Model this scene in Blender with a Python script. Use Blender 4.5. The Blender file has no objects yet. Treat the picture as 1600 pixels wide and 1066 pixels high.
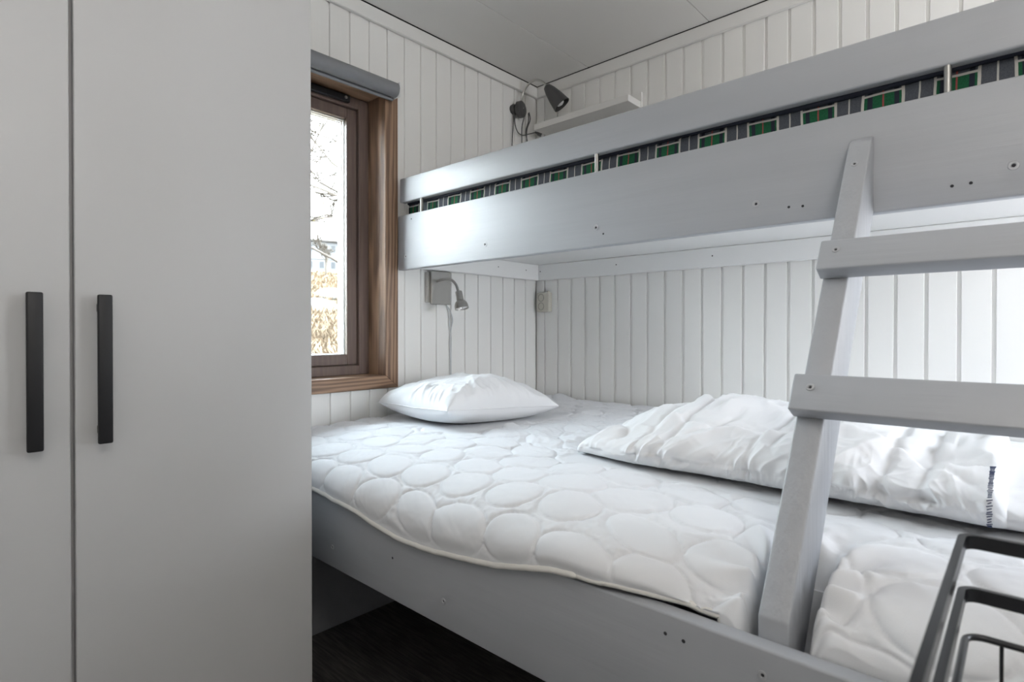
import bpy, bmesh, math, random
import numpy as np
from mathutils import Vector, Matrix
random.seed(7)
SC = bpy.context.scene
COL = SC.collection
R = math.radians

# ------------------------------------------------------------------ camera
CAM = Vector((-2.26, -1.89, 1.075))
cd = bpy.data.cameras.new('camera')
cam = bpy.data.objects.new('camera', cd); COL.objects.link(cam)
cam.location = CAM
cam.rotation_euler = (R(90 - 0.4), 0, R(-47.6))
cd.sensor_width = 36.0
cd.lens = 881.0 / 1600 * 36.0
cd.shift_y = -0.0061
cd.clip_start = 0.02; cd.clip_end = 500
cd.dof.use_dof = True; cd.dof.focus_distance = 1.7; cd.dof.aperture_fstop = 6.3
SC.camera = cam

# ------------------------------------------------------------------ sky, sun, big lights, exposure
W = bpy.data.worlds.new('sky'); SC.world = W; W.use_nodes = True
nt = W.node_tree; nt.nodes.clear()
wo = nt.nodes.new('ShaderNodeOutputWorld'); bg = nt.nodes.new('ShaderNodeBackground')
tc = nt.nodes.new('ShaderNodeTexCoord'); sx = nt.nodes.new('ShaderNodeSeparateXYZ')
cr = nt.nodes.new('ShaderNodeValToRGB')
cr.color_ramp.elements[0].position = 0.0; cr.color_ramp.elements[0].color = (0.95, 0.97, 1.0, 1)
cr.color_ramp.elements[1].position = 0.7; cr.color_ramp.elements[1].color = (0.78, 0.88, 1.0, 1)
nt.links.new(tc.outputs['Generated'], sx.inputs[0]); nt.links.new(sx.outputs['Z'], cr.inputs[0])
nt.links.new(cr.outputs[0], bg.inputs[0]); bg.inputs[1].default_value = 17.0
nt.links.new(bg.outputs[0], wo.inputs[0])

sun_d = bpy.data.lights.new('sun', 'SUN'); sun_d.energy = 2.0; sun_d.angle = R(3); sun_d.color = (1, 0.93, 0.8)
sun = bpy.data.objects.new('sun', sun_d); COL.objects.link(sun)
sun.location = (-8, -12, 14)
sun.rotation_euler = Vector((0.45, 0.6, -0.66)).to_track_quat('-Z', 'Y').to_euler()

def area(name, loc, aim, sx_, sy_, power, col):
    d = bpy.data.lights.new(name, 'AREA'); d.shape = 'RECTANGLE'; d.size = sx_; d.size_y = sy_
    d.energy = power; d.color = col
    o = bpy.data.objects.new(name, d); COL.objects.link(o); o.location = loc
    o.rotation_euler = Vector(aim).to_track_quat('-Z', 'Y').to_euler()
    return o
# portals in the seen and the added window opening (they guide sampling of the sky, emit nothing themselves)
po = area('window_portal', (-1.22, 0.19, 1.45), (0, -1, 0), 0.62, 1.16, 1, (1, 1, 1))
po.data.cycles.is_portal = True
po = area('window_portal', (-0.50, -2.89, 1.38), (0, 1, 0), 0.48, 0.92, 1, (1, 1, 1))
po.data.cycles.is_portal = True

vs = SC.view_settings
vs.view_transform = 'Standard'; vs.look = 'None'; vs.exposure = 0.55; vs.gamma = 1.0; vs.use_curve_mapping = False

# ------------------------------------------------------------------ materials
def mat(name, color, rough=0.5, metal=0.0, spec=0.5, bump=None, var=None, coat=0.0, sheen=0.0, aniso=None):
    """bump=(scale, strength, stretch xyz); var=(scale, colour2, stretch xyz, lo, hi)"""
    m = bpy.data.materials.new(name); m.use_nodes = True
    n = m.node_tree.nodes; l = m.node_tree.links
    b = n['Principled BSDF']
    b.inputs['Base Color'].default_value = (*color, 1); b.inputs['Roughness'].default_value = rough
    b.inputs['Metallic'].default_value = metal; b.inputs['Specular IOR Level'].default_value = spec
    b.inputs['Coat Weight'].default_value = coat; b.inputs['Sheen Weight'].default_value = sheen
    def noise(scale, stretch, detail=4):
        t = n.new('ShaderNodeTexCoord'); mp = n.new('ShaderNodeMapping'); mp.inputs['Scale'].default_value = stretch
        x = n.new('ShaderNodeTexNoise'); x.inputs['Scale'].default_value = scale; x.inputs['Detail'].default_value = detail
        l.new(t.outputs['Object'], mp.inputs[0]); l.new(mp.outputs[0], x.inputs['Vector'])
        return x
    if var:
        x = noise(var[0], var[2])
        r = n.new('ShaderNodeValToRGB')
        r.color_ramp.elements[0].position = var[3]; r.color_ramp.elements[0].color = (*color, 1)
        r.color_ramp.elements[1].position = var[4]; r.color_ramp.elements[1].color = (*var[1], 1)
        l.new(x.outputs['Fac'], r.inputs[0]); l.new(r.outputs[0], b.inputs['Base Color'])
    if bump:
        x = noise(bump[0], bump[2]); bp = n.new('ShaderNodeBump')
        bp.inputs['Strength'].default_value = bump[1]; bp.inputs['Distance'].default_value = 0.004
        l.new(x.outputs['Fac'], bp.inputs['Height']); l.new(bp.outputs[0], b.inputs['Normal'])
    return m

def wood(name, axis, dark, light, rough=0.45):
    """stained wood with long grain along axis (0/1/2)"""
    m = bpy.data.materials.new(name); m.use_nodes = True
    n = m.node_tree.nodes; l = m.node_tree.links; b = n['Principled BSDF']
    t = n.new('ShaderNodeTexCoord'); mp = n.new('ShaderNodeMapping')
    s = [9.0, 9.0, 9.0]; s[axis] = 0.9; mp.inputs['Scale'].default_value = s
    l.new(t.outputs['Object'], mp.inputs[0])
    w = n.new('ShaderNodeTexWave'); w.wave_type = 'RINGS'; w.rings_direction = 'SPHERICAL'
    w.inputs['Scale'].default_value = 2.2; w.inputs['Distortion'].default_value = 11.0
    w.inputs['Detail'].default_value = 3.0; w.inputs['Detail Scale'].default_value = 0.8
    l.new(mp.outputs[0], w.inputs['Vector'])
    s2 = [160.0, 160.0, 160.0]; s2[axis] = 5.0
    mp2 = n.new('ShaderNodeMapping'); mp2.inputs['Scale'].default_value = s2; l.new(t.outputs['Object'], mp2.inputs[0])
    x = n.new('ShaderNodeTexNoise'); x.inputs['Scale'].default_value = 1.0; l.new(mp2.outputs[0], x.inputs['Vector'])
    mx = n.new('ShaderNodeMath'); mx.operation = 'MULTIPLY_ADD'; mx.inputs[1].default_value = 0.5
    l.new(w.outputs['Fac'], mx.inputs[0])
    mm = n.new('ShaderNodeMath'); mm.operation = 'MULTIPLY'; mm.inputs[1].default_value = 0.55
    l.new(x.outputs['Fac'], mm.inputs[0]); l.new(mm.outputs[0], mx.inputs[2])
    r = n.new('ShaderNodeValToRGB')
    r.color_ramp.elements[0].position = 0.2; r.color_ramp.elements[0].color = (*dark, 1)
    r.color_ramp.elements[1].position = 0.75; r.color_ramp.elements[1].color = (*light, 1)
    l.new(mx.outputs[0], r.inputs[0]); l.new(r.outputs[0], b.inputs['Base Color'])
    b.inputs['Roughness'].default_value = rough
    bp = n.new('ShaderNodeBump'); bp.inputs['Strength'].default_value = 0.25; bp.inputs['Distance'].default_value = 0.002
    l.new(mx.outputs[0], bp.inputs['Height']); l.new(bp.outputs[0], b.inputs['Normal'])
    return m

def grey_paint(name, axis, relief=0.2):
    s = [60.0, 60.0, 60.0]; s[axis] = 3.0
    return mat(name, (0.375, 0.389, 0.418), 0.46, spec=0.8, bump=(1.0, relief, tuple(s)),
               var=(1.0, (0.402, 0.416, 0.445), tuple(k * 0.25 for k in s), 0.3, 0.75))

M = {}
M['wall'] = mat('white_panel_paint', (0.88, 0.872, 0.85), 0.42, bump=(1.0, 0.12, (70, 70, 5)))
M['wall_plain'] = mat('white_wall_paint', (0.88, 0.87, 0.85), 0.6)
M['trim'] = mat('white_trim_paint', (0.82, 0.81, 0.79), 0.45)
M['ceil'] = mat('ceiling_panel_paint', (0.86, 0.845, 0.82), 0.6, bump=(300, 0.05, (1, 1, 1)))
M['joint'] = mat('dark_joint', (0.05, 0.05, 0.05), 0.9)
M['grey_y'] = grey_paint('grey_paint_long', 1)
M['grey_z'] = grey_paint('grey_paint_upright', 2, 0.6)
M['bunkwhite'] = mat('white_bunk_paint', (0.88, 0.88, 0.875), 0.45)
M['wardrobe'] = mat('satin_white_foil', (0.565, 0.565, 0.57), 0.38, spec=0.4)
M['black'] = mat('matt_black_metal', (0.018, 0.018, 0.02), 0.42, metal=0.3)
M['blackgloss'] = mat('black_lacquered_steel', (0.014, 0.015, 0.018), 0.28, metal=0.2)
M['nickel'] = mat('brushed_nickel', (0.46, 0.45, 0.43), 0.30, metal=1.0, bump=(1.0, 0.1, (400, 400, 12)))
M['steel'] = mat('zinc_steel', (0.38, 0.375, 0.36), 0.38, metal=0.9)
M['chrome'] = mat('satin_chrome', (0.62, 0.61, 0.59), 0.28, metal=0.9)
M['darkgrey'] = mat('dark_grey_lacquer', (0.075, 0.075, 0.075), 0.38)
M['cable'] = mat('grey_cable', (0.10, 0.10, 0.10), 0.5)
M['clearcable'] = mat('pale_cable', (0.62, 0.63, 0.64), 0.35)
M['plastic'] = mat('ivory_plastic', (0.62, 0.59, 0.52), 0.4)
M['plastic_d'] = mat('socket_well', (0.33, 0.31, 0.27), 0.45)
M['whiteplastic'] = mat('white_plastic', (0.85, 0.85, 0.85), 0.35)
M['reflector'] = mat('lamp_reflector', (0.9, 0.9, 0.92), 0.15, metal=0.8)
M['blind'] = mat('grey_blind_fabric', (0.235, 0.24, 0.255), 0.6, bump=(900, 0.15, (1, 1, 1)))
M['cloth'] = mat('white_cotton', (0.77, 0.78, 0.805), 0.85, spec=0.15, sheen=0.15, bump=(1.0, 0.10, (900, 500, 900)))
M['cloth2'] = mat('white_duvet_cotton', (0.82, 0.825, 0.84), 0.85, spec=0.15, sheen=0.15, bump=(650, 0.08, (1, 1, 1)))
M['binding'] = mat('cream_edge_binding', (0.78, 0.765, 0.73), 0.85, spec=0.1, bump=(500, 0.2, (1, 1, 1)))
M['navy'] = mat('navy_thread', (0.05, 0.065, 0.13), 0.8)
M['piping'] = mat('navy_piping', (0.016, 0.021, 0.04), 0.7)
M['floor'] = mat('dark_oak_floor', (0.07, 0.064, 0.062), 0.42, var=(1.0, (0.20, 0.185, 0.17), (120, 9, 1), 0.4, 0.8),
                 bump=(1.0, 0.25, (150, 9, 1)))
M['wood_z'] = wood('stained_wood_upright', 2, (0.14, 0.082, 0.052), (0.355, 0.22, 0.14))
M['wood_x'] = wood('stained_wood_across', 0, (0.14, 0.082, 0.052), (0.355, 0.22, 0.14))
M['frame'] = mat('brown_window_frame', (0.15, 0.105, 0.09), 0.4, var=(1.0, (0.20, 0.145, 0.12), (90, 90, 5), 0.4, 0.75))
M['spacer'] = mat('aluminium_spacer', (0.75, 0.76, 0.78), 0.3, metal=0.6)
M['screw'] = mat('painted_screw', (0.47, 0.48, 0.50), 0.4, metal=0.2)
M['hole'] = mat('screw_recess', (0.03, 0.03, 0.035), 0.8)
M['hill'] = mat('dry_grass_slope', (0.125, 0.090, 0.062), 0.95, spec=0.0, var=(0.55, (0.085, 0.08, 0.055), (1, 1, 1), 0.42, 0.62))
M['straw'] = mat('straw_blades', (0.165, 0.12, 0.08), 0.9, spec=0.05, var=(3, (0.115, 0.087, 0.06), (1, 1, 1), 0.4, 0.6))
M['rock'] = mat('pale_rock', (0.16, 0.155, 0.15), 0.9, bump=(4, 0.6, (1, 1, 1)))
M['housewall'] = mat('pale_house_cladding', (0.085, 0.087, 0.094), 0.8)
M['housewhite'] = mat('white_house_trim', (0.075, 0.077, 0.08), 0.7)
M['houseroof'] = mat('brown_roof', (0.028, 0.023, 0.02), 0.8)
M['houseglass'] = mat('house_window_glass', (0.012, 0.014, 0.018), 0.6)
M['bark'] = mat('grey_bark', (0.06, 0.05, 0.042), 0.9, bump=(30, 0.5, (1, 1, 1)))
M['barklight'] = mat('pale_birch_bark', (0.05, 0.04, 0.03), 0.9)
M['leaf'] = mat('withered_leaf', (0.10, 0.085, 0.03), 0.8)
M['lampglass'] = mat('opal_glass', (0.9, 0.9, 0.88), 0.3)

# clear pane: see-through with a faint mirror
m = bpy.data.materials.new('window_glass'); m.use_nodes = True; n = m.node_tree.nodes; l = m.node_tree.links
n.clear(); o_ = n.new('ShaderNodeOutputMaterial'); mix = n.new('ShaderNodeMixShader'); tr = n.new('ShaderNodeBsdfTransparent')
gl = n.new('ShaderNodeBsdfGlossy'); gl.inputs['Roughness'].default_value = 0.0; fr = n.new('ShaderNodeFresnel'); fr.inputs[0].default_value = 1.25
tr.inputs[0].default_value = (0.97, 0.985, 0.98, 1)
l.new(fr.outputs[0], mix.inputs[0]); l.new(tr.outputs[0], mix.inputs[1]); l.new(gl.outputs[0], mix.inputs[2]); l.new(mix.outputs[0], o_.inputs[0])
M['glass'] = m

# tartan: stripes by Y (along the bunk) and Z (up the side)
def tartan():
    m = bpy.data.materials.new('green_tartan'); m.use_nodes = True; n = m.node_tree.nodes; l = m.node_tree.links
    b = n['Principled BSDF']; b.inputs['Roughness'].default_value = 0.85
    b.inputs['Specular IOR Level'].default_value = 0.2
    t = n.new('ShaderNodeTexCoord'); s = n.new('ShaderNodeSeparateXYZ'); l.new(t.outputs['Object'], s.inputs[0])
    def ma(op, a, bb=None, c=None):
        x = n.new('ShaderNodeMath'); x.operation = op
        for i, v in enumerate((a, bb, c)):
            if v is None: continue
            if isinstance(v, (int, float)): x.inputs[i].default_value = v
            else: l.new(v, x.inputs[i])
        return x.outputs[0]
    nz = n.new('ShaderNodeTexNoise'); nz.inputs['Scale'].default_value = 9.0; l.new(t.outputs['Object'], nz.inputs['Vector'])
    wob = ma('MULTIPLY', ma('SUBTRACT', nz.outputs['Fac'], 0.5), 0.012)
    PY = 0.1225
    yy = ma('ADD', ma('MULTIPLY', s.outputs['Y'], -1.0), wob)          # distance from the window wall
    ph = ma('FRACT', ma('DIVIDE', ma('SUBTRACT', yy, 1.262 - 10 * PY), PY))  # 0 = white stripe, 0..0.585 green cell
    zz = ma('ADD', s.outputs['Z'], wob)
    def band(x, c, w): return ma('LESS_THAN', ma('ABSOLUTE', ma('SUBTRACT', x, c)), w)
    in_green = ma('LESS_THAN', ph, 0.57)
    white_v = ma('MAXIMUM', ma('MAXIMUM', band(ph, 0.0, 0.02), band(ph, 1.0, 0.02)), band(ph, 0.57, 0.022))
    zrow = ma('FRACT', ma('DIVIDE', ma('SUBTRACT', zz, 1.5735), 0.1225))   # 0 = white line across
    low = ma('GREATER_THAN', zrow, 0.42)
    white_h = ma('MULTIPLY', ma('MAXIMUM', ma('LESS_THAN', zrow, 0.036), band(zrow, 0.42, 0.02)), in_green)
    dark = ma('MAXIMUM', ma('MAXIMUM', band(ph, 0.1, 0.035), band(ph, 0.48, 0.035)), ma('MAXIMUM', band(zrow, 0.60, 0.05), band(zrow, 0.105, 0.012)))
    thin_w = band(ph, 0.79, 0.012); thin_r = band(ph, 0.285, 0.012)
    fine = n.new('ShaderNodeTexNoise'); fine.inputs['Scale'].default_value = 420; l.new(t.outputs['Object'], fine.inputs['Vector'])
    def mixc(f, a, bb):
        x = n.new('ShaderNodeMix'); x.data_type = 'RGBA'
        l.new(f, x.inputs[0])
        if isinstance(a, tuple): x.inputs[6].default_value = (*a, 1)
        else: l.new(a, x.inputs[6])
        if isinstance(bb, tuple): x.inputs[7].default_value = (*bb, 1)
        else: l.new(bb, x.inputs[7])
        return x.outputs[2]
    c = mixc(fine.outputs['Fac'], (0.04, 0.045, 0.06), (0.12, 0.13, 0.15))
    g = mixc(fine.outputs['Fac'], (0.006, 0.05, 0.024), (0.022, 0.14, 0.065))
    c = mixc(ma('MULTIPLY', in_green, low), c, g)
    c = mixc(dark, c, (0.022, 0.026, 0.04))
    c = mixc(thin_w, c, (0.5, 0.5, 0.48)); c = mixc(ma('MULTIPLY', thin_r, 1.0), c, (0.30, 0.07, 0.07))
    c = mixc(white_v, c, (0.50, 0.485, 0.46)); c = mixc(white_h, c, (0.50, 0.485, 0.46))
    l.new(c, b.inputs['Base Color'])
    return m
M['tartan'] = tartan()

# ------------------------------------------------------------------ helpers
def link(name, me, m, parent=None, smooth=False, kind=None, label=None):
    o = bpy.data.objects.new(name, me); COL.objects.link(o)
    if m is not None and not me.materials: me.materials.append(M[m] if isinstance(m, str) else m)
    if smooth:
        for p in me.polygons: p.use_smooth = True
    if parent: o.parent = parent
    if kind: o['kind'] = kind
    if label: o['label'] = label
    return o
def tag(o, label, cat, group=None):
    o['label'] = label; o['category'] = cat
    if group: o['group'] = group
    return o
def thing(name, label, cat, group=None):
    o = bpy.data.objects.new(name, None); COL.objects.link(o); o.empty_display_size = 0.05
    return tag(o, label, cat, group)
def bm_box(bm, lo, hi, bev=0.0, seg=1):
    c = [(a + b) / 2 for a, b in zip(lo, hi)]; s = [abs(b - a) for a, b in zip(lo, hi)]
    r = bmesh.ops.create_cube(bm, size=1.0, matrix=Matrix.Translation(c) @ Matrix.Diagonal((*s, 1)))
    if bev > 0:
        es = set(e for v in r['verts'] for e in v.link_edges)
        bmesh.ops.bevel(bm, geom=list(es), offset=bev, segments=seg, profile=0.5, affect='EDGES', clamp_overlap=True)
def finish(bm, name):
    me = bpy.data.meshes.new(name); bm.normal_update(); bm.to_mesh(me); bm.free(); return me
def box(name, lo, hi, m, parent=None, bev=0.0, seg=1, kind=None, label=None):
    bm = bmesh.new(); bm_box(bm, lo, hi, bev, seg)
    o = link(name, finish(bm, name), m, parent, kind=kind, label=label)
    if bev and seg > 1:
        shade_auto(o)
    return o
def boxes(name, lst, m, parent=None, bev=0.0, kind=None, label=None):
    bm = bmesh.new()
    for lo, hi in lst: bm_box(bm, lo, hi, bev)
    return link(name, finish(bm, name), m, parent, kind=kind, label=label)
def shade_auto(o, ang=40):
    me = o.data
    for p in me.polygons: p.use_smooth = True
    bm = bmesh.new(); bm.from_mesh(me)
    for e in bm.edges:
        e.smooth = not (len(e.link_faces) == 2 and e.calc_face_angle(0) > R(ang))
    bm.to_mesh(me); bm.free()
def prism(name, pts, axis, a0, a1, m, parent=None, bev=0.0, kind=None, label=None):
    """polygon pts (two coords, the axes other than axis in order) extruded from a0 to a1"""
    bm = bmesh.new()
    def mk(p, a):
        q = list(p); q.insert(axis, a); return bm.verts.new(q)
    A = [mk(p, a0) for p in pts]; B = [mk(p, a1) for p in pts]
    bm.faces.new(A); bm.faces.new(B[::-1]); k = len(pts)
    for i in range(k): bm.faces.new((A[i], B[i], B[(i + 1) % k], A[(i + 1) % k]))
    bmesh.ops.recalc_face_normals(bm, faces=bm.faces)
    if bev: bmesh.ops.bevel(bm, geom=list(bm.edges), offset=bev, segments=2, profile=0.5, affect='EDGES', clamp_overlap=True)
    o = link(name, finish(bm, name), m, parent, kind=kind, label=label)
    if bev: shade_auto(o, 50)
    return o
def frame_of(d):
    d = d.normalized(); a = Vector((0, 0, 1)) if abs(d.z) < 0.9 else Vector((1, 0, 0))
    u = d.cross(a).normalized(); return u, d.cross(u).normalized()
def smooth_path(pts, n=8):
    P = [Vector(p) for p in pts]; P = [2 * P[0] - P[1]] + P + [2 * P[-1] - P[-2]]; out = []
    for i in range(1, len(P) - 2):
        for k in range(n):
            t = k / n; a, b, c, d = P[i - 1:i + 3]
            out.append(0.5 * ((2 * b) + (c - a) * t + (2 * a - 5 * b + 4 * c - d) * t * t + (3 * b - a - 3 * c + d) * t ** 3))
    out.append(P[-2]); return out
def bm_tube(bm, pts, rad, seg=10, closed=False):
    P = [Vector(p) for p in pts]; rings = []; n_ = len(P); u = None
    for i, p in enumerate(P):
        if closed: d = P[(i + 1) % n_] - P[i - 1]
        else: d = P[min(i + 1, n_ - 1)] - P[max(i - 1, 0)]
        d.normalize()
        if u is None: u, v = frame_of(d)
        else:
            u = (u - d * u.dot(d)).normalized()
        v = d.cross(u)
        r = rad[i] if isinstance(rad, (list, tuple)) else rad
        rings.append([bm.verts.new(p + (u * math.cos(2 * math.pi * k / seg) + v * math.sin(2 * math.pi * k / seg)) * r) for k in range(seg)])
    m_ = n_ if closed else n_ - 1
    for i in range(m_):
        A = rings[i]; B = rings[(i + 1) % n_]
        for k in range(seg): bm.faces.new((A[k], A[(k + 1) % seg], B[(k + 1) % seg], B[k]))
    if not closed: bm.faces.new(rings[0][::-1]); bm.faces.new(rings[-1])
def tube(name, pts, rad, m, parent=None, seg=10, smooth_n=0, closed=False, label=None):
    if smooth_n: pts = smooth_path(pts, smooth_n)
    bm = bmesh.new(); bm_tube(bm, pts, rad, seg, closed); o = link(name, finish(bm, name), m, parent, smooth=True, label=label)
    shade_auto(o, 50); return o
def lathe(name, prof, origin, axis, m, parent=None, seg=28, label=None):
    """prof: (distance along axis, radius)"""
    ax = Vector(axis).normalized(); u, v = frame_of(ax); o0 = Vector(origin); bm = bmesh.new(); rings = []
    for h, r in prof:
        if r < 1e-6: rings.append([bm.verts.new(o0 + ax * h)])
        else: rings.append([bm.verts.new(o0 + ax * h + (u * math.cos(2 * math.pi * k / seg) + v * math.sin(2 * math.pi * k / seg)) * r) for k in range(seg)])
    for A, B in zip(rings, rings[1:]):
        if len(A) == 1 and len(B) == 1: continue
        for k in range(seg):
            k2 = (k + 1) % seg
            if len(A) == 1: bm.faces.new((A[0], B[k], B[k2]))
            elif len(B) == 1: bm.faces.new((A[k], B[0], A[k2]))
            else: bm.faces.new((A[k], B[k], B[k2], A[k2]))
    bmesh.ops.recalc_face_normals(bm, faces=bm.faces)
    o = link(name, finish(bm, name), m, parent, smooth=True, label=label); shade_auto(o, 45); return o
def grid_mesh(name, P, m, parent=None, label=None):
    """P: (n, m, 3) array of points"""
    a, b = P.shape[:2]; idx = np.arange(a * b).reshape(a, b)
    F = np.stack([idx[:-1, :-1], idx[1:, :-1], idx[1:, 1:], idx[:-1, 1:]], -1).reshape(-1, 4)
    me = bpy.data.meshes.new(name); me.from_pydata(P.reshape(-1, 3).tolist(), [], F.tolist()); me.update()
    return link(name, me, m, parent, smooth=True, label=label)

rng = np.random.default_rng(5)
_G = rng.random((256, 256))
def vnoise(x, y):
    xi = np.floor(x).astype(int); yi = np.floor(y).astype(int); fx = x - xi; fy = y - yi
    fx = fx * fx * (3 - 2 * fx); fy = fy * fy * (3 - 2 * fy)
    g = lambda i, j: _G[i % 256, j % 256]
    return (g(xi, yi) * (1 - fx) + g(xi + 1, yi) * fx) * (1 - fy) + (g(xi, yi + 1) * (1 - fx) + g(xi + 1, yi + 1) * fx) * fy
def fbm(x, y, o=4):
    s = 0; a = 1.0; t = 0
    for k in range(o): s = s + a * (vnoise(x * 2 ** k + 17 * k, y * 2 ** k + 31 * k) - 0.5); t += a; a *= 0.5
    return s / t * 2
def ridge(x, y, o=3):
    s = 0; a = 1.0; t = 0
    for k in range(o): s = s + a * (1 - np.abs(2 * vnoise(x * 2 ** k + 7 * k, y * 2 ** k + 13 * k) - 1)) ** 2; t += a; a *= 0.5
    return s / t
def sstep(a, b, x):
    t = np.clip((x - a) / (b - a), 0, 1); return t * t * (3 - 2 * t)

# ------------------------------------------------------------------ the room
ZC = 2.335
XL, YF = -2.98, -2.80                     # left wall, wall behind the camera
YB = -2.20                                # foot end of the bunks
box('floor', (XL - 0.2, -2.9, -0.12), (0.2, 0.2, 0.0), 'floor', kind='structure')

# wall with the window: a thick body with an opening, faced with painted panel boards
WX0, WX1, WZ0, WZ1 = -1.50, -0.95, 0.899, 2.008     # clear opening of the lining
wb = boxes('wall_back', [((XL - 0.2, 0.012, 0), (WX0 - 0.02, 0.2, 2.5)), ((WX1 + 0.02, 0.012, 0), (0.2, 0.2, 2.5)),
                         ((WX0 - 0.02, 0.012, 0), (WX1 + 0.02, 0.2, WZ0 - 0.02)), ((WX0 - 0.02, 0.012, WZ1 + 0.02), (WX1 + 0.02, 0.2, 2.5))],
           'wall_plain', kind='structure')
wr = box('wall_right', (0.012, -2.9, 0), (0.2, 0.012, 2.5), 'wall_plain', kind='structure')
box('wall_left', (XL - 0.2, -2.9, 0), (XL, 0.012, 2.5), 'wall_plain', kind='structure')
F0, F1, G0, G1 = -0.74, -0.24, 0.90, 1.84  # opening for the added window, out of view
boxes('wall_front', [((XL, YF - 0.1, 0), (F0, YF, ZC)), ((F1, YF - 0.1, 0), (0.012, YF, ZC)), ((F0, YF - 0.1, 0), (F1, YF, G0)), ((F0, YF - 0.1, G1), (F1, YF, ZC))], 'wall_plain', kind='structure')

PITCH = 0.0842
_pl = {}
def plank(wall, along, z0, z1, w=PITCH):
    """one profiled panel board: flat face with eased edges and a recessed tongue beside it"""
    key = (round(z0, 3), round(z1, 3), round(w, 4))
    if key not in _pl:
        g = 0.0105
        prof = [(0, 0.012), (0, 0.0015), (0.0015, 0.0), (w - g - 0.0012, 0.0), (w - g, 0.007), (w, 0.007), (w, 0.012)]
        bm = bmesh.new()
        A = [bm.verts.new((p[0], p[1], z0)) for p in prof]; B = [bm.verts.new((p[0], p[1], z1)) for p in prof]
        k = len(prof)
        for i in range(k): bm.faces.new((A[i], A[(i + 1) % k], B[(i + 1) % k], B[i]))
        bm.faces.new(A[::-1]); bm.faces.new(B); bmesh.ops.recalc_face_normals(bm, faces=bm.faces)
        me = finish(bm, 'plank'); me.materials.append(M['wall']); _pl[key] = me
    o = bpy.data.objects.new('plank', _pl[key]); COL.objects.link(o); o.parent = wall
    if wall is wb: o.location = (along, 0, 0)
    else: o.location = (0, along, 0); o.rotation_euler = (0, 0, R(-90))
    return o
TX0, TX1, TZ0, TZ1 = -1.56, -0.89, 0.848, 2.066     # outer edge of the window casing
for k in range(20):
    x1 = -PITCH * k; x0 = x1 - PITCH
    if x1 <= TX0 or x0 >= TX1: plank(wb, x0, 0, ZC - 0.01)
    else:
        if x0 < TX0 or x1 > TX1:                    # board cut by the edge of the casing
            xa, xb = (x0, TX0 + 0.03) if x0 < TX0 else (TX1 - 0.03, x1)
            plank(wb, xa, TZ0 + 0.03, TZ1 - 0.03, xb - xa)
        plank(wb, x0, 0, TZ0 + 0.03); plank(wb, x0, TZ1 - 0.03, ZC - 0.01)
plank(wr, -0.0005, 0, ZC - 0.01, 0.0605)
for k in range(33):
    plank(wr, -0.061 - 0.0838 * k, 0, ZC - 0.01, 0.0838)

# ceiling: wide boards with narrow joints
ce = box('ceiling', (XL - 0.2, -2.9, ZC + 0.012), (0.2, 0.2, 2.6), 'joint', kind='structure')
ys = [-0.016, -0.3355, -0.9275, -1.52, -2.11, -2.80]
for a, b in zip(ys, ys[1:]):
    box('ceiling_panel', (XL, b + 0.0015, ZC), (-0.016, a - 0.0015, ZC + 0.012), 'ceil', ce, bev=0.001)
# cornice strips, a dark slit above them
boxes('trim_1', [((XL, -0.018, 2.276), (-0.0005, -0.0005, 2.3315))], 'trim', bev=0.003, kind='structure')
boxes('trim_2', [((-0.018, YF, 2.276), (-0.0005, -0.0185, 2.3315))], 'trim', bev=0.003, kind='structure')

# ------------------------------------------------------------------ window
win = bpy.data.objects.new('window_1', None); COL.objects.link(win); win['kind'] = 'structure'
def casing(pts, m): prism('casing_board', pts, 1, -0.018, -0.0005, m, win, bev=0.0025)
casing([(TX1, TZ0), (TX1, TZ1), (WX1, WZ1), (WX1, WZ0)], 'wood_z')
casing([(TX0, TZ0), (TX0, TZ1), (WX0, WZ1), (WX0, WZ0)], 'wood_z')
casing([(TX0, TZ0), (TX1, TZ0), (WX1, WZ0), (WX0, WZ0)], 'wood_x')
casing([(TX0, TZ1), (TX1, TZ1), (WX1, WZ1), (WX0, WZ1)], 'wood_x')
L0, L1, Q = -0.004, 0.125, 0.018
box('lining_board', (WX1, L0, WZ0 - Q), (WX1 + Q, L1, WZ1 + Q), 'wood_z', win, bev=0.002)
box('lining_board', (WX0 - Q, L0, WZ0 - Q), (WX0, L1, WZ1 + Q), 'wood_z', win, bev=0.002)
box('lining_board', (WX0, L0, WZ0 - Q), (WX1, L1, WZ0), 'wood_x', win, bev=0.002)
box('lining_board', (WX0, L0, WZ1), (WX1, L1, WZ1 + Q), 'wood_x', win, bev=0.002)
def ring(name, x0, x1, z0, z1, w, ya, yb, m, parent, bev=0.003, wb_=None, wt=None):
    wb_ = wb_ or w; wt = wt or w
    bm = bmesh.new()
    bm_box(bm, (x0, ya, z0), (x0 + w, yb, z1), bev); bm_box(bm, (x1 - w, ya, z0), (x1, yb, z1), bev)
    bm_box(bm, (x0 + w, ya, z0), (x1 - w, yb, z0 + wb_), bev); bm_box(bm, (x0 + w, ya, z1 - wt), (x1 - w, yb, z1), bev)
    return link(name, finish(bm, name), m, parent)
ring('window_frame', WX0, WX1, WZ0, WZ1, 0.046, 0.098, 0.198, 'frame', win, wb_=0.038, wt=0.044)
fx0, fx1, fz0, fz1 = WX0 + 0.046, WX1 - 0.046, WZ0 + 0.038, WZ1 - 0.044
sash = ring('sash', fx0 + 0.002, fx1 - 0.002, fz0 + 0.002, fz1 - 0.002, 0.044, 0.112, 0.18, 'frame', win, wb_=0.042, wt=0.042)
gx0, gx1, gz0, gz1 = fx0 + 0.046, fx1 - 0.046, fz0 + 0.044, fz1 - 0.044
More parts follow.
